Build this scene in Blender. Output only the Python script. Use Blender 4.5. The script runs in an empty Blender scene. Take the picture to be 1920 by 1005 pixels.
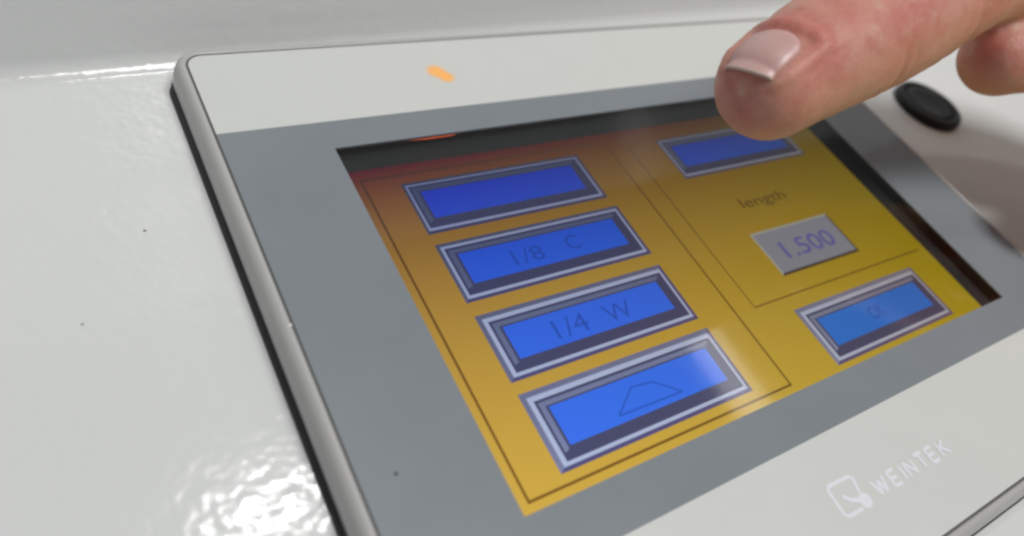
import bpy, bmesh, math, random
from mathutils import Vector, Matrix, noise
random.seed(7)
S = bpy.context.scene
COL = S.collection
MM = 0.001

# ------------------------------------------------------------------ camera
cam_d = bpy.data.cameras.new("camera")
cam = bpy.data.objects.new("camera", cam_d)
COL.objects.link(cam)
right = Vector((0.8411881, -0.46332317, 0.27880859))
up = Vector((0.21198692, 0.75688682, 0.61821023))
fwd = Vector((0.49745767, 0.46092731, -0.73490263))
M = Matrix((right, up, -fwd)).transposed().to_4x4()
M.translation = Vector((-128.78, -66.73, 111.0)) * MM
cam.matrix_world = M
cam_d.sensor_width = 36
cam_d.lens = 1358.93 / 1920 * 36
cam_d.clip_start = 0.005
cam_d.clip_end = 50
cam_d.dof.use_dof = True
cam_d.dof.focus_distance = 0.154
cam_d.dof.aperture_fstop = 9.5
S.camera = cam

# ------------------------------------------------------------------ room light
w = bpy.data.worlds.new("World")
S.world = w
w.use_nodes = True
w.node_tree.nodes["Background"].inputs[0].default_value = (0.93, 0.97, 1.0, 1)
w.node_tree.nodes["Background"].inputs[1].default_value = 0.12

def area(name, loc, target, sx, sy, watts, col):
    d = bpy.data.lights.new(name, 'AREA')
    d.shape = 'RECTANGLE'; d.size = sx; d.size_y = sy
    d.energy = watts; d.color = col
    o = bpy.data.objects.new(name, d)
    COL.objects.link(o)
    o.location = Vector(loc)
    dirv = Vector(target) - Vector(loc)
    o.rotation_euler = dirv.to_track_quat('-Z', 'Y').to_euler()
    return o

area("ceiling_lamp", (0.10, 0.50, 1.5), (0.10, 0.50, 0), 0.20, 0.06, 1.7, (1, 0.992, 0.972))
area("ceiling_lamp", (1.43, 0.40, 1.5), (1.43, 0.40, 0), 0.13, 0.42, 0.85, (1, 0.985, 0.96))
area("ceiling_lamp", (0.30, -0.32, 1.5), (0.20, -0.25, 0), 0.5, 0.6, 16.0, (1, 0.992, 0.972))

S.view_settings.view_transform = 'Standard'
S.view_settings.look = 'None'
S.view_settings.exposure = 0
S.view_settings.gamma = 1
S.render.engine = 'CYCLES'
S.cycles.filter_width = 2.7
S.cycles.max_bounces = 8
S.cycles.use_denoising = True

# ------------------------------------------------------------------ helpers
def lin(c):
    return tuple(((v / 255) / 12.92 if v / 255 <= .04045 else ((v / 255 + .055) / 1.055) ** 2.4) for v in c) + (1,)

def link(name, me, mats, parent=None):
    o = bpy.data.objects.new(name, me)
    COL.objects.link(o)
    for m in (mats if isinstance(mats, (list, tuple)) else [mats]):
        me.materials.append(m)
    if parent: o.parent = parent
    return o

def from_bm(name, bm, mats, parent=None, smooth=False):
    me = bpy.data.meshes.new(name)
    bm.normal_update()
    bm.to_mesh(me); bm.free()
    if smooth:
        for p in me.polygons: p.use_smooth = True
    return link(name, me, mats, parent)

def tag(o, label, cat, group=None):
    o['label'] = label; o['category'] = cat
    if group: o['group'] = group

def empty(name, loc):
    o = bpy.data.objects.new(name, None)
    COL.objects.link(o); o.location = Vector(loc) * MM
    o.empty_display_size = .02
    return o

def newmat(name):
    m = bpy.data.materials.new(name); m.use_nodes = True
    nt = m.node_tree
    return m, nt, nt.nodes["Principled BSDF"]

def node(nt, t, **kw):
    n = nt.nodes.new(t)
    for k, v in kw.items(): setattr(n, k, v)
    return n

def plastic(name, col, rough, bump=0.0, scale=900, spec=0.5, mottle=0.0, mscale=60, detail=2):
    m, nt, b = newmat(name)
    L = nt.links
    b.inputs['Base Color'].default_value = col
    b.inputs['Roughness'].default_value = rough
    b.inputs['Specular IOR Level'].default_value = spec
    tc = node(nt, 'ShaderNodeTexCoord')
    if mottle:
        n = node(nt, 'ShaderNodeTexNoise'); n.inputs['Scale'].default_value = mscale; n.inputs['Detail'].default_value = 4
        L.new(tc.outputs['Object'], n.inputs['Vector'])
        r = node(nt, 'ShaderNodeMix', data_type='RGBA')
        r.inputs[6].default_value = tuple(c * (1 - mottle) for c in col[:3]) + (1,)
        r.inputs[7].default_value = tuple(min(1, c * (1 + mottle)) for c in col[:3]) + (1,)
        L.new(n.outputs['Fac'], r.inputs[0]); L.new(r.outputs[2], b.inputs['Base Color'])
        q = node(nt, 'ShaderNodeTexNoise'); q.inputs['Scale'].default_value = mscale * 2.2; q.inputs['Detail'].default_value = 6; q.inputs['Distortion'].default_value = .6
        L.new(tc.outputs['Object'], q.inputs['Vector'])
        u = node(nt, 'ShaderNodeMapRange'); u.inputs[1].default_value = .35; u.inputs[2].default_value = .68
        u.inputs[3].default_value = rough * .93; u.inputs[4].default_value = rough * 1.15
        L.new(q.outputs['Fac'], u.inputs[0]); L.new(u.outputs[0], b.inputs['Roughness'])
    if bump:
        n = node(nt, 'ShaderNodeTexNoise'); n.inputs['Scale'].default_value = scale; n.inputs['Detail'].default_value = detail
        L.new(tc.outputs['Object'], n.inputs['Vector'])
        bp = node(nt, 'ShaderNodeBump'); bp.inputs['Strength'].default_value = 1
        bp.inputs['Distance'].default_value = bump
        L.new(n.outputs['Fac'], bp.inputs['Height']); L.new(bp.outputs['Normal'], b.inputs['Normal'])
    return m

# picture shown on the liquid crystal display: viewing-angle darkening baked into its emission
def lcd(name, tl, bl, tr, br, k=1.0, p=1.4):
    m = bpy.data.materials.new(name); m.use_nodes = True
    nt = m.node_tree; L = nt.links
    nt.nodes.remove(nt.nodes["Principled BSDF"])
    out = nt.nodes["Material Output"]
    tc = node(nt, 'ShaderNodeTexCoord'); sp = node(nt, 'ShaderNodeSeparateXYZ')
    L.new(tc.outputs['Object'], sp.inputs[0])
    def rng(o, a, b_):
        r = node(nt, 'ShaderNodeMapRange', interpolation_type='SMOOTHERSTEP' if False else 'LINEAR')
        r.inputs[1].default_value = a; r.inputs[2].default_value = b_
        L.new(o, r.inputs[0]); return r.outputs[0]
    u = rng(sp.outputs[0], -.076, .071); v = rng(sp.outputs[1], -.044, .039)
    pw = node(nt, 'ShaderNodeMath', operation='POWER'); pw.inputs[1].default_value = p; pw.use_clamp = True
    L.new(v, pw.inputs[0]); v = pw.outputs[0]
    def mix(f, a, b_):
        x = node(nt, 'ShaderNodeMix', data_type='RGBA')
        L.new(f, x.inputs[0])
        for i, c in ((6, a), (7, b_)):
            if isinstance(c, tuple): x.inputs[i].default_value = c
            else: L.new(c, x.inputs[i])
        return x.outputs[2]
    left = mix(v, lin(bl), lin(tl)); rgt = mix(v, lin(br), lin(tr))
    c = mix(u, left, rgt)
    e = node(nt, 'ShaderNodeEmission'); L.new(c, e.inputs[0]); e.inputs[1].default_value = k
    L.new(e.outputs[0], out.inputs[0])
    return m

def rrect(x0, y0, x1, y1, r, n=8):
    pts = []
    for cx, cy, a0 in ((x1 - r, y1 - r, 0), (x0 + r, y1 - r, 90), (x0 + r, y0 + r, 180), (x1 - r, y0 + r, 270)):
        for i in range(n + 1):
            a = math.radians(a0 + 90 * i / n)
            pts.append((cx + r * math.cos(a), cy + r * math.sin(a)))
    return pts

def quad_bm(bm, x0, y0, x1, y1, z, mi=0):
    f = bm.faces.new([bm.verts.new((x * MM, y * MM, z * MM)) for x, y in ((x0, y0), (x1, y0), (x1, y1), (x0, y1))])
    f.material_index = mi
    return f

def ring_bm(bm, o, i, z, mis):
    """flat frame between rectangles o and i; mis = material per side (bottom,right,top,left)"""
    po = [(o[0], o[1]), (o[2], o[1]), (o[2], o[3]), (o[0], o[3])]
    pi_ = [(i[0], i[1]), (i[2], i[1]), (i[2], i[3]), (i[0], i[3])]
    vo = [bm.verts.new((x * MM, y * MM, z * MM)) for x, y in po]
    vi = [bm.verts.new((x * MM, y * MM, z * MM)) for x, y in pi_]
    for k in range(4):
        f = bm.faces.new((vo[k], vo[(k + 1) % 4], vi[(k + 1) % 4], vi[k]))
        f.material_index = mis[k]

def loft(bm, loops, closed_first=False, closed_last=False):
    vs = [[bm.verts.new(Vector(p) * MM) for p in lp] for lp in loops]
    n = len(vs[0])
    for a, b in zip(vs, vs[1:]):
        for k in range(n):
            bm.faces.new((a[k], a[(k + 1) % n], b[(k + 1) % n], b[k]))
    if closed_first: bm.faces.new(list(reversed(vs[0])))
    if closed_last: bm.faces.new(vs[-1])

def poly_line(bm, pts, wd, z, closed=False):
    """flat stroke of width wd along pts"""
    n = len(pts); P = [Vector((p[0], p[1], 0)) for p in pts]
    L_, R_ = [], []
    for k in range(n):
        if closed: a, b = P[k - 1], P[(k + 1) % n]
        else: a, b = P[max(k - 1, 0)], P[min(k + 1, n - 1)]
        t = (b - a).normalized(); nn = Vector((-t.y, t.x, 0)) * wd / 2
        L_.append(bm.verts.new((P[k] + nn + Vector((0, 0, z))) * MM)); R_.append(bm.verts.new((P[k] - nn + Vector((0, 0, z))) * MM))
    for k in range(n if closed else n - 1):
        j = (k + 1) % n
        bm.faces.new((R_[k], R_[j], L_[j], L_[k]))

def text_obj(name, s, x, y, z, height, width, mat, parent, bold=0.0):
    cu = bpy.data.curves.new("lettering", 'FONT'); cu.body = s; cu.size = 1; cu.offset = bold
    cu.resolution_u = 4
    t = bpy.data.objects.new("lettering_source", cu); COL.objects.link(t)
    dg = bpy.context.evaluated_depsgraph_get()
    me = bpy.data.meshes.new_from_object(t.evaluated_get(dg))
    bpy.data.objects.remove(t)
    xs = [v.co.x for v in me.vertices]; ys = [v.co.y for v in me.vertices]
    sx = width / (max(xs) - min(xs)); sy = height / (max(ys) - min(ys))
    x_0, y_0 = min(xs), min(ys)
    for v in me.vertices:
        v.co = Vector((x + (v.co.x - x_0) * sx, y + (v.co.y - y_0) * sy, z)) * MM
    me.name = name
    return link(name, me, mat, parent)

# ------------------------------------------------------------------ materials
M_paint = plastic("white_powder_coat", (0.76, 0.775, 0.77, 1), 0.12, bump=0.000105, scale=330, detail=1.0, mottle=0.02, mscale=25)
M_plate = plastic("light_grey_overlay", (0.70, 0.715, 0.69, 1), 0.36, bump=0.00001, scale=2500, mottle=0.02, mscale=40)
M_band = plastic("mid_grey_overlay", (0.235, 0.262, 0.288, 1), 0.32, bump=0.00001, scale=2500, mottle=0.07, mscale=45)
M_rim = plastic("grey_moulded_plastic", (0.50, 0.495, 0.49, 1), 0.33, bump=0.000015, scale=1500, mottle=0.03, mscale=60)
M_groove = plastic("groove_dark_grey", (0.10, 0.10, 0.10, 1), 0.6)  # dark grey joint line between overlay and rim
M_rubber = plastic("black_rubber", (0.012, 0.012, 0.012, 1), 0.6)
M_black = plastic("black_plastic", (0.005, 0.005, 0.005, 1), 0.4, spec=.35)
M_recess = plastic("dark_display_border", (0.008, 0.011, 0.013, 1), 0.5)
M_print = plastic("pale_printed_ink", (0.86, 0.86, 0.94, 1), 0.4)

def film_mat():
    m = bpy.data.materials.new("clear_film"); m.use_nodes = True
    nt = m.node_tree; L = nt.links
    nt.nodes.remove(nt.nodes["Principled BSDF"])
    fr = node(nt, 'ShaderNodeFresnel'); fr.inputs[0].default_value = 1.5
    t = node(nt, 'ShaderNodeBsdfTransparent'); t.inputs[0].default_value = (0.97, 0.97, 0.96, 1)
    g = node(nt, 'ShaderNodeBsdfGlossy'); g.inputs['Roughness'].default_value = 0.075
    mx = node(nt, 'ShaderNodeMixShader')
    L.new(fr.outputs[0], mx.inputs[0]); L.new(t.outputs[0], mx.inputs[1]); L.new(g.outputs[0], mx.inputs[2])
    L.new(mx.outputs[0], nt.nodes["Material Output"].inputs[0])
    return m
M_film = film_mat()

# ------------------------------------------------------------------ machine housing: panel, fillet, upright back
def housing():
    bm = bmesh.new()
    prof = [(-520, -8.0), (-300, -8.0), (60, -8.0)]
    ang = 70.0; r = 6.0; yb = 89.4
    y0 = yb - r * math.tan(math.radians(ang / 2))
    for i in range(13):
        a = math.radians(ang * i / 12)
        prof.append((y0 + r * math.sin(a), -8 + r * (1 - math.cos(a))))
    ye, ze = prof[-1]
    ca, sa = math.cos(math.radians(ang)), math.sin(math.radians(ang))
    for d in (40, 220): prof.append((ye + ca * d, ze + sa * d))
    th = 2.0
    back = [(p[0], p[1]) for p in prof]
    xs = [-700, -350, -135, 0, 100, 200, 420, 800]
    tilt = math.tan(math.radians(2.0))
    def P(x, y, z):
        k = 1.0 if y > 60.5 else 0.0
        return Vector((x, y + k * (x * tilt), z)) * MM
    grid = [[bm.verts.new(P(x, y, z)) for y, z in prof] for x in xs]
    for i in range(len(xs) - 1):
        for j in range(len(prof) - 1):
            f = bm.faces.new((grid[i][j], grid[i + 1][j], grid[i + 1][j + 1], grid[i][j + 1])); f.smooth = True
    bm.normal_update()
    o = from_bm("machine_housing", bm, M_paint)
    sm = o.modifiers.new("sheet", 'SOLIDIFY'); sm.thickness = 2 * MM; sm.offset = -1
    tag(o, "white glossy powder coated steel machine housing behind and around the touch panel", "machine housing")
    return o
house = housing()

def speck(x, y, z, r, mat, parent):
    bm = bmesh.new()
    bmesh.ops.create_icosphere(bm, subdivisions=2, radius=r * MM)
    for v in bm.verts:
        v.co *= 1 + .35 * noise.noise(v.co * 4000 + Vector((x, y, 0)))
        v.co.z *= .35
        v.co.x *= 1.4
        v.co += Vector((x, y, z)) * MM
    return from_bm("dirt_and_glint_speck", bm, mat, parent, True)

# ------------------------------------------------------------------ touch panel
X0, X1, Y0, Y1 = -100.0, 101.0, -80.2, 79.0      # overlay plate
HMI = empty("touch_panel", (0, 0, -8))
tag(HMI, "grey framed industrial touch panel with blue buttons on a yellow display", "touch panel")

class Sub: pass
def up8(o):            # children of the panel are modelled with the overlay surface at z = 0
    o.location.z = 8 * MM
    return o

def rim():
    R = 4.0
    prof = [(0.05, -0.9), (0.0, -0.15), (0.28, 0.14), (0.7, 0.22), (1.3, 0.05), (1.9, -0.45), (2.35, -1.2), (2.65, -2.2),
            (2.85, -3.6), (2.95, -5.2), (2.75, -5.7), (2.0, -5.75), (1.2, -5.75)]
    bm = bmesh.new()
    loops = []
    for off, z in prof:
        loops.append([(x, y, z) for x, y in rrect(X0 - off, Y0 - off, X1 + off, Y1 + off, R + off, 10)])
    loft(bm, loops)
    return up8(from_bm("rim", bm, M_rim, HMI, True))
rim()
def gasket():
    bm = bmesh.new()
    loops = []
    for off, z in [(1.0, -5.78), (2.6, -5.8), (3.1, -6.3), (3.6, -7.3), (3.85, -7.97), (1.0, -7.97)]:
        loops.append([(x, y, z) for x, y in rrect(X0 - off, Y0 - off, X1 + off, Y1 + off, 4 + off, 10)])
    loft(bm, loops)
    return up8(from_bm("gasket", bm, M_rubber, HMI, True))
gasket()
def groove():
    bm = bmesh.new()
    loft(bm, [[(x, y, z) for x, y in rrect(X0 - o, Y0 - o, X1 + o, Y1 + o, 4 + o, 10)] for o, z in ((-0.55, -0.06), (0.02, -0.08))])
    return up8(from_bm("edge_groove", bm, M_groove, HMI))
groove()

GY0, GY1 = -53.5, 52.6          # grey band
WX0, WX1, WY0, WY1 = -77, 77, -44, 44
e = 0.45
def strip(name, top):
    pts = rrect(X0 + e, Y0 + e, X1 - e, Y1 - e, 4 - e, 10)
    if top: pts = [p for p in pts if p[1] > 0]; pts = pts + [(X0 + e, GY1), (X1 - e, GY1)]
    else: pts = [p for p in pts if p[1] < 0]; pts = pts + [(X1 - e, GY0), (X0 + e, GY0)]
    bm = bmesh.new()
    t = [bm.verts.new(Vector((x, y, 0)) * MM) for x, y in pts]
    b = [bm.verts.new(Vector((x, y, -.5)) * MM) for x, y in pts]
    bm.faces.new(t); bm.faces.new(list(reversed(b)))
    n = len(t)
    for k in range(n): bm.faces.new((t[k], b[k], b[(k + 1) % n], t[(k + 1) % n]))
    bmesh.ops.recalc_face_normals(bm, faces=bm.faces)
    return up8(from_bm(name, bm, M_plate, HMI))
strip("faceplate", True); strip("faceplate", False)
def band():
    bm = bmesh.new()
    o = [(X0 + e, GY0), (X1 - e, GY0), (X1 - e, GY1), (X0 + e, GY1)]
    i = [(WX0, WY0), (WX1, WY0), (WX1, WY1), (WX0, WY1)]
    loops = [[(x, y, -.5) for x, y in o], [(x, y, 0) for x, y in o], [(x, y, 0) for x, y in i], [(x, y, -.5) for x, y in i]]
    loft(bm, loops)
    bmesh.ops.recalc_face_normals(bm, faces=bm.faces)
    return up8(from_bm("grey_band", bm, M_band, HMI))
band()
def recess():
    bm = bmesh.new()
    a = [(WX0, WY0), (WX1, WY0), (WX1, WY1), (WX0, WY1)]
    b = [(WX0 - 4, WY0 - 4), (WX1 + 4, WY0 - 4), (WX1 + 4, WY1 + 4), (WX0 - 4, WY1 + 4)]
    loft(bm, [[(x, y, -.52) for x, y in a], [(x, y, -.52) for x, y in b], [(x, y, -3.15) for x, y in b]], closed_last=True)
    bmesh.ops.recalc_face_normals(bm, faces=bm.faces)
    for f in bm.faces: f.normal_flip()
    return up8(from_bm("display_border", bm, M_recess, HMI))
recess()
bm = bmesh.new(); quad_bm(bm, WX0, WY0, WX1, WY1, -0.12)
up8(from_bm("window_film", bm, M_film, HMI))

# ---- what the display shows
ZD = -3.0
m_bg = lcd("display_yellow", (80, 22, 40), (216, 176, 74), (62, 44, 12), (156, 134, 22), p=1.15)
m_line = lcd("display_brown_line", (58, 36, 36), (128, 92, 40), (76, 58, 28), (108, 84, 28))
m_face = lcd("display_blue", (4, 8, 158), (64, 120, 252), (24, 28, 66), (52, 100, 186))
m_face2 = lcd("display_azure", (40, 84, 170), (58, 122, 220), (40, 76, 130), (48, 98, 174))
m_out = lcd("display_shadow_blue", (38, 36, 62), (84, 84, 134), (70, 64, 50), (100, 80, 92))
m_outl = lcd("display_shadow_pale", (36, 40, 64), (140, 146, 186), (64, 62, 52), (136, 128, 138), p=.6)
m_hi = lcd("display_pale_line", (84, 92, 142), (182, 196, 230), (88, 84, 84), (158, 154, 156))
m_dk = lcd("display_dark_bevel", (36, 42, 80), (76, 80, 114), (48, 46, 46), (74, 66, 84))
m_bv = lcd("display_inner_bevel", (44, 54, 88), (148, 160, 204), (54, 56, 58), (140, 134, 142), p=.5)
m_ink = lcd("display_ink", (22, 32, 134), (50, 96, 208), (28, 34, 82), (38, 74, 140))
m_fld = lcd("display_grey_field", (104, 104, 116), (134, 134, 144), (102, 102, 114), (124, 126, 132))
m_fhi = lcd("display_field_edge_light", (120, 120, 112), (160, 160, 142), (118, 112, 104), (156, 154, 138))
m_fdk = lcd("display_field_edge_dark", (60, 50, 50), (70, 62, 55), (72, 54, 50), (74, 60, 42))
m_num = lcd("display_violet_digits", (80, 80, 126), (92, 92, 146), (80, 78, 128), (88, 88, 142))
m_txt = lcd("display_brown_text", (70, 45, 30), (96, 68, 34), (62, 46, 24), (84, 66, 28))

bm = bmesh.new(); quad_bm(bm, -79, -47, 71.4, 39.0, ZD)
up8(from_bm("display_picture", bm, m_bg, HMI))
bm = bmesh.new()
def frame_line(x0, y0, x1, y1, wd, z):
    ring_bm(bm, (x0, y0, x1, y1), (x0 + wd, y0 + wd, x1 - wd, y1 - wd), z, (0, 0, 0, 0))
frame_line(-74.0, -41.8, -5.2, 36.2, 0.55, ZD + .05)
up8(from_bm("group_outline", bm, m_line, HMI))
bm = bmesh.new()
poly_line(bm, [(0.8, 34), (0.8, -22.1), (68.6, -22.1)], 0.5, ZD + .05)
up8(from_bm("group_outline", bm, m_line, HMI))

def button(x0, y0, x1, y1, depth, face):
    """bevelled button drawn on the display"""
    bm = bmesh.new()
    z = ZD + .05
    R0 = (x0, y0, x1, y1)
    def inset(r, l, b, rt, t): return (r[0] + l, r[1] + b, r[2] - rt, r[3] - t)
    R1 = inset(R0, .7 + .55 * depth, .85, .85, .7 + .5 * depth)
    R2 = inset(R1, .5 + .55 * depth, .75, .6, .5 + .55 * depth)
    R3 = inset(R2, .6, 1.55, .8, .6)
    R4 = inset(R3, 1.15, .5, 1.3, 1.0)
    R5 = inset(R4, .6, .5, .5, .35)
    ring_bm(bm, R0, R1, z, (0, 0, 5, 5))
    ring_bm(bm, R1, R2, z, (1, 1, 1, 1))
    ring_bm(bm, R2, R3, z, (2, 2, 2, 2))
    ring_bm(bm, R3, R4, z, (2, 2, 3, 3))
    ring_bm(bm, R4, R5, z, (2, 2, 2, 2))
    quad_bm(bm, *R5, z, 4)
    o = up8(from_bm("display_button", bm, [m_out, m_hi, m_dk, m_bv, face, m_outl], HMI))
    return o
b1 = button(-65.5, 17.9, -16.3, 33.2, 0, m_face)
b2 = button(-65.5, -0.8, -15.6, 14.9, .3, m_face)
b3 = button(-65.5, -20.1, -15.9, -4.2, .8, m_face)
b4 = button(-65.6, -39.4, -15.6, -22.8, 1.0, m_face)
b5 = button(10.9, 18.4, 60.4, 33.6, 0, m_face)
b6 = button(10.8, -42.0, 59.4, -26.0, .9, m_face2)
zt = ZD + .1
text_obj("lettering", "1/8", -50.2, 5.0, zt, 4.0, 8.0, m_ink, b2)
text_obj("lettering", "C", -35.6, 5.6, zt, 4.0, 3.6, m_ink, b2)
text_obj("lettering", "1/4", -50.8, -14.6, zt, 4.5, 8.4, m_ink, b3)
text_obj("lettering", "W", -37.6, -14.6, zt, 4.3, 7.2, m_ink, b3)
bm = bmesh.new()
for p, q in (((-48.4, -33.7), (-42.2, -29.2)), ((-42.2, -29.2), (-36.9, -29.8)), ((-36.9, -29.8), (-31.8, -33.9)), ((-48.4, -33.7), (-31.8, -33.9))):
    poly_line(bm, [p, q], .38, zt)
from_bm("triangle_symbol", bm, m_ink, b4)
text_obj("lettering", "OK", 32.2, -35.6, zt, 3.6, 5.6, m_ink, b6)
text_obj("lettering", "length", 21.4, 3.9, zt, 4.4, 17.5, m_txt, HMI).location.z = 8 * MM
bm = bmesh.new()
F0 = (16.2, -16.9, 47.2, -3.0); F1 = (16.9, -16.1, 46.6, -3.6)
ring_bm(bm, F0, F1, ZD + .05, (1, 1, 0, 0)); quad_bm(bm, *F1, ZD + .05, 2)
fld = up8(from_bm("value_field", bm, [m_fhi, m_fdk, m_fld], HMI))
text_obj("digits", "1.500", 22.4, -12.9, zt, 5.4, 20.0, m_num, fld, 0.01)

# ---- status light, printed logo
def led_mat(name, col, k):
    m = bpy.data.materials.new(name); m.use_nodes = True
    nt = m.node_tree; L = nt.links
    nt.nodes.remove(nt.nodes["Principled BSDF"])
    tc = node(nt, 'ShaderNodeTexCoord')
    gr = node(nt, 'ShaderNodeTexGradient', gradient_type='SPHERICAL')
    mp = node(nt, 'ShaderNodeMapping'); mp.inputs['Location'].default_value = (-1, -1, 0); mp.inputs['Scale'].default_value = (2, 2, 0)
    L.new(tc.outputs['Generated'], mp.inputs[0]); L.new(mp.outputs[0], gr.inputs[0])
    rp = node(nt, 'ShaderNodeMapRange', interpolation_type='SMOOTHSTEP')
    rp.inputs[1].default_value = 0; rp.inputs[2].default_value = .75; rp.inputs[4].default_value = .85
    L.new(gr.outputs['Fac'], rp.inputs[0])
    e_ = node(nt, 'ShaderNodeEmission'); e_.inputs[0].default_value = col; e_.inputs[1].default_value = k
    t = node(nt, 'ShaderNodeBsdfTransparent'); mx = node(nt, 'ShaderNodeMixShader')
    L.new(rp.outputs[0], mx.inputs[0]); L.new(t.outputs[0], mx.inputs[1]); L.new(e_.outputs[0], mx.inputs[2])
    L.new(mx.outputs[0], nt.nodes["Material Output"].inputs[0])
    return m
M_led = led_mat("amber_light", lin((255, 186, 108)), 1.0)
def disc(name, x, y, z, r, mat, parent, squash=1.0, n=32):
    bm = bmesh.new()
    bm.faces.new([bm.verts.new(Vector((x + r * math.cos(2 * math.pi * k / n), y + squash * r * math.sin(2 * math.pi * k / n), z)) * MM) for k in range(n)])
    return from_bm(name, bm, mat, parent)
up8(disc("status_light", -41.9, 66.3, 0.03, 3.3, M_led, HMI))
up8(disc("status_light", -40.1, 63.9, 0.05, 2.9, M_led, HMI))

glyphs = {'W': [[(0, 3), (.9, 0), (1.75, 2.6), (2.6, 0), (3.5, 3)]],
          'E': [[(2.3, 3), (0, 3), (0, 0), (2.3, 0)], [(0, 1.55), (2.0, 1.55)]],
          'I': [[(0, 0), (0, 3)]],
          'N': [[(0, 0), (0, 3), (2.4, 0), (2.4, 3)]],
          'T': [[(0, 3), (2.6, 3)], [(1.3, 3), (1.3, 0)]],
          'K': [[(0, 0), (0, 3)], [(2.3, 3), (.15, 1.4)], [(.7, 1.8), (2.5, 0)]]}
adv = {'W': 4.6, 'E': 3.6, 'I': 1.35, 'N': 3.6, 'T': 3.5, 'K': 3.0}
bm = bmesh.new()
gx = -7.7; cnt = 0
for n_, ch in enumerate("WEINTEK"):
    for st_, g_ in enumerate(glyphs[ch]):
        for sg_ in range(len(g_) - 1):
            poly_line(bm, [(gx + g_[sg_][0], -68.5 + g_[sg_][1]), (gx + g_[sg_ + 1][0], -68.5 + g_[sg_ + 1][1])], .72, .03 + .003 * cnt); cnt += 1
    gx += adv[ch] * 1.12
up8(from_bm("maker_lettering", bm, M_print, HMI))
bm = bmesh.new()
poly_line(bm, [(-11.9, -66.2), (-11.0, -63.4), (-11.6, -62.7), (-17.7, -62.5), (-18.4, -63.2), (-18.6, -68.0), (-18.0, -68.7), (-13.6, -68.7)], .75, .03)
poly_line(bm, [(-16.2, -65.2), (-15.0, -66.4), (-13.2, -67.2), (-12.2, -67.6)], .9, .04)
bm.faces.new([bm.verts.new(Vector((-11.9 + 1.55 * math.cos(2 * math.pi * k / 24), -67.8 + 1.55 * math.sin(2 * math.pi * k / 24), .05)) * MM) for k in range(24)])
up8(from_bm("maker_emblem", bm, M_print, HMI))

def glow_mat():
    m = bpy.data.materials.new("painted_orange_glint"); m.use_nodes = True
    nt = m.node_tree; nt.nodes.remove(nt.nodes["Principled BSDF"])
    e_ = node(nt, 'ShaderNodeEmission'); e_.inputs[0].default_value = lin((205, 84, 44))
    nt.links.new(e_.outputs[0], nt.nodes["Material Output"].inputs[0])
    return m
bm = bmesh.new()        # glowing strip painted in for the indicator's glint at the window's upper edge
bm.faces.new([bm.verts.new(Vector(p) * MM) for p in ((-60, 43.9, -.62), (-54, 43.9, -1.0), (-48, 43.9, -.95), (-46.5, 43.9, -.60))])
up8(from_bm("painted_light_leak", bm, glow_mat(), HMI))
M_dirt = plastic("dark_dirt", (0.10, 0.10, 0.11, 1), .7)
M_glint = plastic("pale_painted_glint", (0.8, 0.8, 0.78, 1), .4)
speck(-117.2, 36.8, -8, .24, M_dirt, house)
speck(-131.0, 18.2, -8, .2, M_dirt, house)
up8(speck(-93.6, -29.5, 0, .3, M_dirt, HMI))
up8(speck(-100.4, 2.6, .1, .35, M_glint, HMI))  # white glint on the rim, painted as a pale speck

# ------------------------------------------------------------------ push button on the housing
PB = empty("push_button", (148.0, 31.5, -8))
tag(PB, "black round push button on the white housing right of the touch panel", "push button")
def lathe(name, prof, mat, parent, n=48):
    bm = bmesh.new()
    loops = [[(r * math.cos(2 * math.pi * k / n), r * math.sin(2 * math.pi * k / n), z) for k in range(n)] for r, z in prof]
    loft(bm, loops, closed_last=True)
    return from_bm(name, bm, mat, parent, True)
lathe("collar", [(12.9, 0), (12.9, 2.0), (12.5, 2.8), (11.4, 3.2), (10.2, 3.0), (9.9, 2.4), (9.9, 1.0), (9.8, .9)], M_black, PB)
lathe("cap", [(9.6, 1.0), (9.6, 2.5), (9.3, 2.9), (8.0, 3.0), (5.5, 2.7), (2.5, 2.4), (0.3, 2.35)], M_black, PB)

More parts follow.
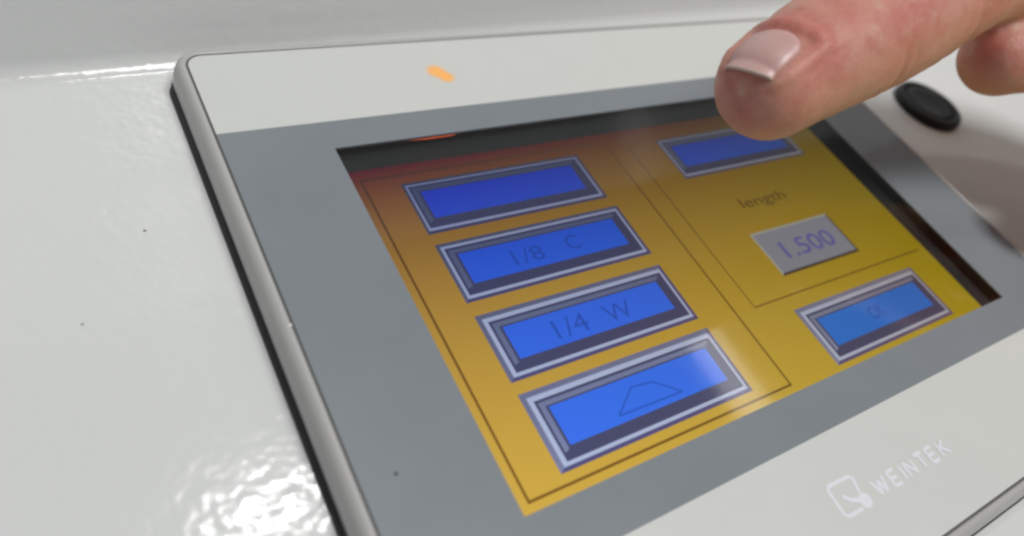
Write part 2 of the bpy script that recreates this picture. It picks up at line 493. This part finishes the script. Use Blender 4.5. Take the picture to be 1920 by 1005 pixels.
# ------------------------------------------------------------------ hand
def skin_mat(name, base, red, tan):
    m, nt, b = newmat(name)
    L = nt.links
    tc = node(nt, 'ShaderNodeTexCoord')
    n1 = node(nt, 'ShaderNodeTexNoise'); n1.inputs['Scale'].default_value = 75; n1.inputs['Detail'].default_value = 5; n1.inputs['Roughness'].default_value = .6
    n2 = node(nt, 'ShaderNodeTexNoise'); n2.inputs['Scale'].default_value = 210; n2.inputs['Detail'].default_value = 4
    for n in (n1, n2): L.new(tc.outputs['Object'], n.inputs['Vector'])
    def ramp(n, a, b_):
        r = node(nt, 'ShaderNodeMapRange', interpolation_type='SMOOTHSTEP'); r.inputs[1].default_value = a; r.inputs[2].default_value = b_
        L.new(n.outputs['Fac'], r.inputs[0]); return r.outputs[0]
    mx = node(nt, 'ShaderNodeMix', data_type='RGBA'); mx.inputs[6].default_value = base; mx.inputs[7].default_value = red
    L.new(ramp(n1, .42, .66), mx.inputs[0])
    mx2 = node(nt, 'ShaderNodeMix', data_type='RGBA'); mx2.inputs[7].default_value = tan
    L.new(mx.outputs[2], mx2.inputs[6]); L.new(ramp(n2, .55, .75), mx2.inputs[0])
    at = node(nt, 'ShaderNodeAttribute', attribute_name='palmar_glow')
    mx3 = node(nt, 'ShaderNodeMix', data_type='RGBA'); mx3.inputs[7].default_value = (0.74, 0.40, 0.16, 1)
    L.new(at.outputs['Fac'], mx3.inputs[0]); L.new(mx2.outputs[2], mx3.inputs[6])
    L.new(mx3.outputs[2], b.inputs['Base Color'])
    b.inputs['Roughness'].default_value = .52
    b.inputs['Subsurface Weight'].default_value = .55
    b.inputs['Subsurface Radius'].default_value = (1.0, .36, .2)
    b.inputs['Subsurface Scale'].default_value = .0028
    v = node(nt, 'ShaderNodeTexVoronoi'); v.inputs['Scale'].default_value = 1300
    L.new(tc.outputs['Object'], v.inputs['Vector'])
    n3 = node(nt, 'ShaderNodeTexNoise'); n3.inputs['Scale'].default_value = 420; n3.inputs['Detail'].default_value = 5
    L.new(tc.outputs['Object'], n3.inputs['Vector'])
    ad = node(nt, 'ShaderNodeMath', operation='MULTIPLY_ADD'); ad.inputs[1].default_value = .25
    L.new(v.outputs['Distance'], ad.inputs[0]); L.new(n3.outputs['Fac'], ad.inputs[2])
    bp = node(nt, 'ShaderNodeBump'); bp.inputs['Distance'].default_value = .00028; bp.inputs['Strength'].default_value = .7
    L.new(ad.outputs[0], bp.inputs['Height']); L.new(bp.outputs['Normal'], b.inputs['Normal'])
    return m
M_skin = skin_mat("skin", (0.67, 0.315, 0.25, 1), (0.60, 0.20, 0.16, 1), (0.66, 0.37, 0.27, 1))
M_nail = plastic("nail_plate", (0.66, 0.40, 0.37, 1), .36, spec=.6, bump=.00001, scale=900)
M_nailtip = plastic("nail_free_edge", (0.70, 0.54, 0.44, 1), .35)

def catmull(P, t):
    n = len(P) - 1
    k = min(int(t), n - 1); f = t - k
    p0, p1, p2, p3 = P[max(k - 1, 0)], P[k], P[k + 1], P[min(k + 2, n)]
    return [.5 * ((2 * b) + (-a + c) * f + (2 * a - 5 * b + 4 * c - d) * f * f + (-a + 3 * b - 3 * c + d) * f ** 3) for a, b, c, d in zip(p0, p1, p2, p3)]

def limb(bm, pts, dorsal, n=28, per=8, cap=(1, 1)):
    """tube of elliptical rings: pts = (x,y,z, half width, half thickness)"""
    dorsal = Vector(dorsal).normalized()
    rows = [catmull(pts, i / per) for i in range((len(pts) - 1) * per + 1)]
    cent = [Vector(r[:3]) for r in rows]
    loops = []
    def frame(k):
        a = (cent[min(k + 1, len(cent) - 1)] - cent[max(k - 1, 0)]).normalized()
        d = (dorsal - a * dorsal.dot(a)).normalized()
        return a, d, a.cross(d)
    def ringat(c, d, l, wd, th):
        out = []
        for j in range(n):
            t = 2 * math.pi * j / n
            out.append(c + l * (wd * math.cos(t)) + d * (th * math.sin(t)))
        return out
    a, d, l = frame(0); r = rows[0]
    if cap[0]:
        for i in range(6):
            s = math.radians(90 * (i + .6) / 6.6)
            loops.append(ringat(cent[0] - a * (cap[0] * min(r[3], r[4]) * math.cos(s)), d, l, r[3] * math.sin(s) ** .8, r[4] * math.sin(s) ** .8))
    for k in range(len(rows)):
        a, d, l = frame(k)
        loops.append(ringat(cent[k], d, l, rows[k][3], rows[k][4]))
    r = rows[-1]
    if cap[1]:
        for i in reversed(range(6)):
            s = math.radians(90 * (i + .6) / 6.6)
            loops.append(ringat(cent[-1] + a * (cap[1] * min(r[3], r[4]) * math.cos(s)), d, l, r[3] * math.sin(s), r[4] * math.sin(s)))
    loft(bm, loops, True, True)

HAND = empty("hand", (165, -20, -8))
tag(HAND, "bare hand reaching in from the right with its thumb held out over the display", "hand")
HO = Vector((165, -20, -8))
thumb = [(-9.9, 1.2, 43.6, 10.6, 10.2), (4.5, 4.2, 47.5, 12.6, 12.0), (19, 6.3, 50.3, 13.2, 13.0), (34, 8.6, 54, 13.3, 13.2), (49, 11, 57.5, 13.0, 12.8), (74, 16, 60, 14, 14), (104, 16, 59, 18, 18)]
DORS = Vector((-.385, .383, .840))
def build_hand():
    bm = bmesh.new()
    limb(bm, thumb, DORS, cap=(.95, 1))
    # index curled under the thumb, the other fingers behind it
    limb(bm, [(79.5, 1.5, 43.0, 9.8, 9.6), (93, 1.5, 45, 11.6, 11.4), (114, -2, 48.5, 12, 12), (138, -6, 52, 12, 12), (160, -16, 54, 15, 15)], (0, -.5, .87))
    limb(bm, [(122, -12, 25, 8.6, 8.4), (134, -14, 26.5, 9.7, 9.4), (156, -17, 34, 10.6, 10.6), (176, -26, 45, 14, 14)], (0, -.5, .87))
    limb(bm, [(106, -31, 18, 8.2, 8.0), (124, -34, 19.5, 9.2, 9.0), (160, -36, 28, 10, 10), (182, -42, 42, 14, 14)], (0, -.5, .87))
    limb(bm, [(112, -50, 16, 7.2, 7.0), (128, -52, 17, 8.0, 7.8), (162, -54, 26, 9, 9), (190, -58, 42, 13, 13)], (0, -.5, .87))
    # palm, wrist, start of the forearm
    limb(bm, [(112, 16, 58, 19, 17), (138, 0, 56, 28, 20), (164, -24, 52, 35, 22), (194, -52, 54, 31, 21), (224, -82, 60, 28, 22), (300, -165, 86, 36, 33)], (.1, -.35, .93), n=40)
    me = bpy.data.meshes.new("hand_rough"); bm.to_mesh(me); bm.free()
    o = bpy.data.objects.new("hand_rough", me); COL.objects.link(o)
    r = o.modifiers.new("r", 'REMESH'); r.mode = 'VOXEL'; r.voxel_size = 1.0 * MM; r.adaptivity = 0
    s = o.modifiers.new("s", 'SMOOTH'); s.factor = .5; s.iterations = 9
    dg = bpy.context.evaluated_depsgraph_get()
    me2 = bpy.data.meshes.new_from_object(o.evaluated_get(dg))
    bpy.data.objects.remove(o)
    return me2
hm = build_hand()

# thumb frame for the nail and skin folds
from mathutils.bvhtree import BVHTree
A = Vector((.9167, .2647, .2993)).normalized()
D = (DORS - A * DORS.dot(A)).normalized()
Lt = A.cross(D)
C0 = Vector((-9.9, .9, 43.6))
NAIL_L0, NAIL_L1 = -7.8, 5.0          # along the thumb axis from C0: free edge, root
HALF = math.radians(40)
bvh = BVHTree.FromPolygons([v.co.copy() for v in hm.vertices], [tuple(p.vertices) for p in hm.polygons])
def surf(s_, ang):
    """skin radius of the thumb at axial position s_ and angle ang from the dorsal line"""
    s_ = max(s_, -5.2)
    o = (C0 + A * s_) * MM
    hit = bvh.ray_cast(o, Lt * math.sin(ang) + D * math.cos(ang))
    return (hit[0] - o).length / MM
for v in hm.vertices:
    p = v.co / MM - C0
    s = p.dot(A); d = p.dot(D); l = p.dot(Lt)
    if -12 < s < 70:
        nrm = v.normal
        dd = 0.0
        # nail bed: sink the skin under the nail, raise the folds round it
        if d > 0:
            ang = abs(math.atan2(l, d))
            inside = min((HALF - ang) * 10.5, NAIL_L1 - s, s - (NAIL_L0 - 2.5))
            if s < 14:
                if inside > 0: dd -= .55 * min(1, inside / 1.0)
                elif inside > -3.0 and s > NAIL_L0 + 1: dd += .55 * math.sin(math.pi * min(1, -inside / 3.0))
            # knuckle wrinkles
            for c, wdt, dep in ((27, .7, .35), (29.6, .8, .45), (32.5, .9, .5), (35.5, .8, .45), (38.4, .7, .3)):
                x = (s - c - .6 * math.sin(l * .5)) / wdt
                if abs(x) < 3: dd -= dep * math.exp(-x * x) * min(1, d / 5)
        else:
            for c, wdt, dep in ((24, 1.2, .6), (27.5, 1.0, .4), (50, 1.4, .6)):
                x = (s - c) / wdt
                if abs(x) < 3: dd -= dep * math.exp(-x * x) * min(1, -d / 3)
        dd += .18 * noise.noise(p * .35)
        v.co += nrm * dd * MM
pal = hm.attributes.new('palmar_glow', 'FLOAT', 'POINT')      # yellower palm-side skin, with the display's golden glow painted in
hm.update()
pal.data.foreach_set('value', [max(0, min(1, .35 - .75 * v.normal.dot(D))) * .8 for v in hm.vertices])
for v in hm.vertices: v.co -= HO * MM
for p in hm.polygons: p.use_smooth = True
hm.name = "hand_body"
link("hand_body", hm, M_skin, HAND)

def nail():
    bm = bmesh.new()
    nu, nv = 28, 16
    top, bot = [], []
    for i in range(nu + 1):
        f = i / nu
        rt, rb = [], []
        for j in range(nv + 1):
            g = 2 * j / nv - 1
            half = HALF * (1.0 - .10 * f)
            ang = g * half
            s = NAIL_L0 + (NAIL_L1 - NAIL_L0) * f
            # rounded root, gently curved free edge
            s += -3.0 * (g * g) ** 1.3 * f ** 3 + 1.6 * g * g * (1 - f) ** 2
            rad = surf(s, ang)
            r_out = .06 - .8 * max(0, f - .82) / .18 - .6 * max(0, abs(g) - .78) / .22
            drop = -.16 * max(0, -s - 4.6)
            base = C0 + A * s + Lt * (rad * math.sin(ang)) + D * (rad * math.cos(ang) + drop)
            nn = (Lt * math.sin(ang) + D * math.cos(ang)).normalized()
            rt.append(bm.verts.new((base + nn * r_out - HO) * MM)); rb.append(bm.verts.new((base + nn * (r_out - .5) - HO) * MM))
        top.append(rt); bot.append(rb)
    for i in range(nu):
        for j in range(nv):
            mi = 1 if i < 1 else 0
            f1 = bm.faces.new((top[i][j], top[i][j + 1], top[i + 1][j + 1], top[i + 1][j])); f1.material_index = mi
            f2 = bm.faces.new((bot[i][j], bot[i + 1][j], bot[i + 1][j + 1], bot[i][j + 1])); f2.material_index = mi
    for j in range(nv):
        f = bm.faces.new((top[0][j], bot[0][j], bot[0][j + 1], top[0][j + 1])); f.material_index = 1
        f = bm.faces.new((top[nu][j], top[nu][j + 1], bot[nu][j + 1], bot[nu][j]))
    for i in range(nu):
        bm.faces.new((top[i][0], top[i + 1][0], bot[i + 1][0], bot[i][0]))
        bm.faces.new((top[i][nv], bot[i][nv], bot[i + 1][nv], top[i + 1][nv]))
    bmesh.ops.recalc_face_normals(bm, faces=bm.faces)
    return from_bm("thumbnail", bm, [M_nail, M_nailtip], HAND, True)
nail()
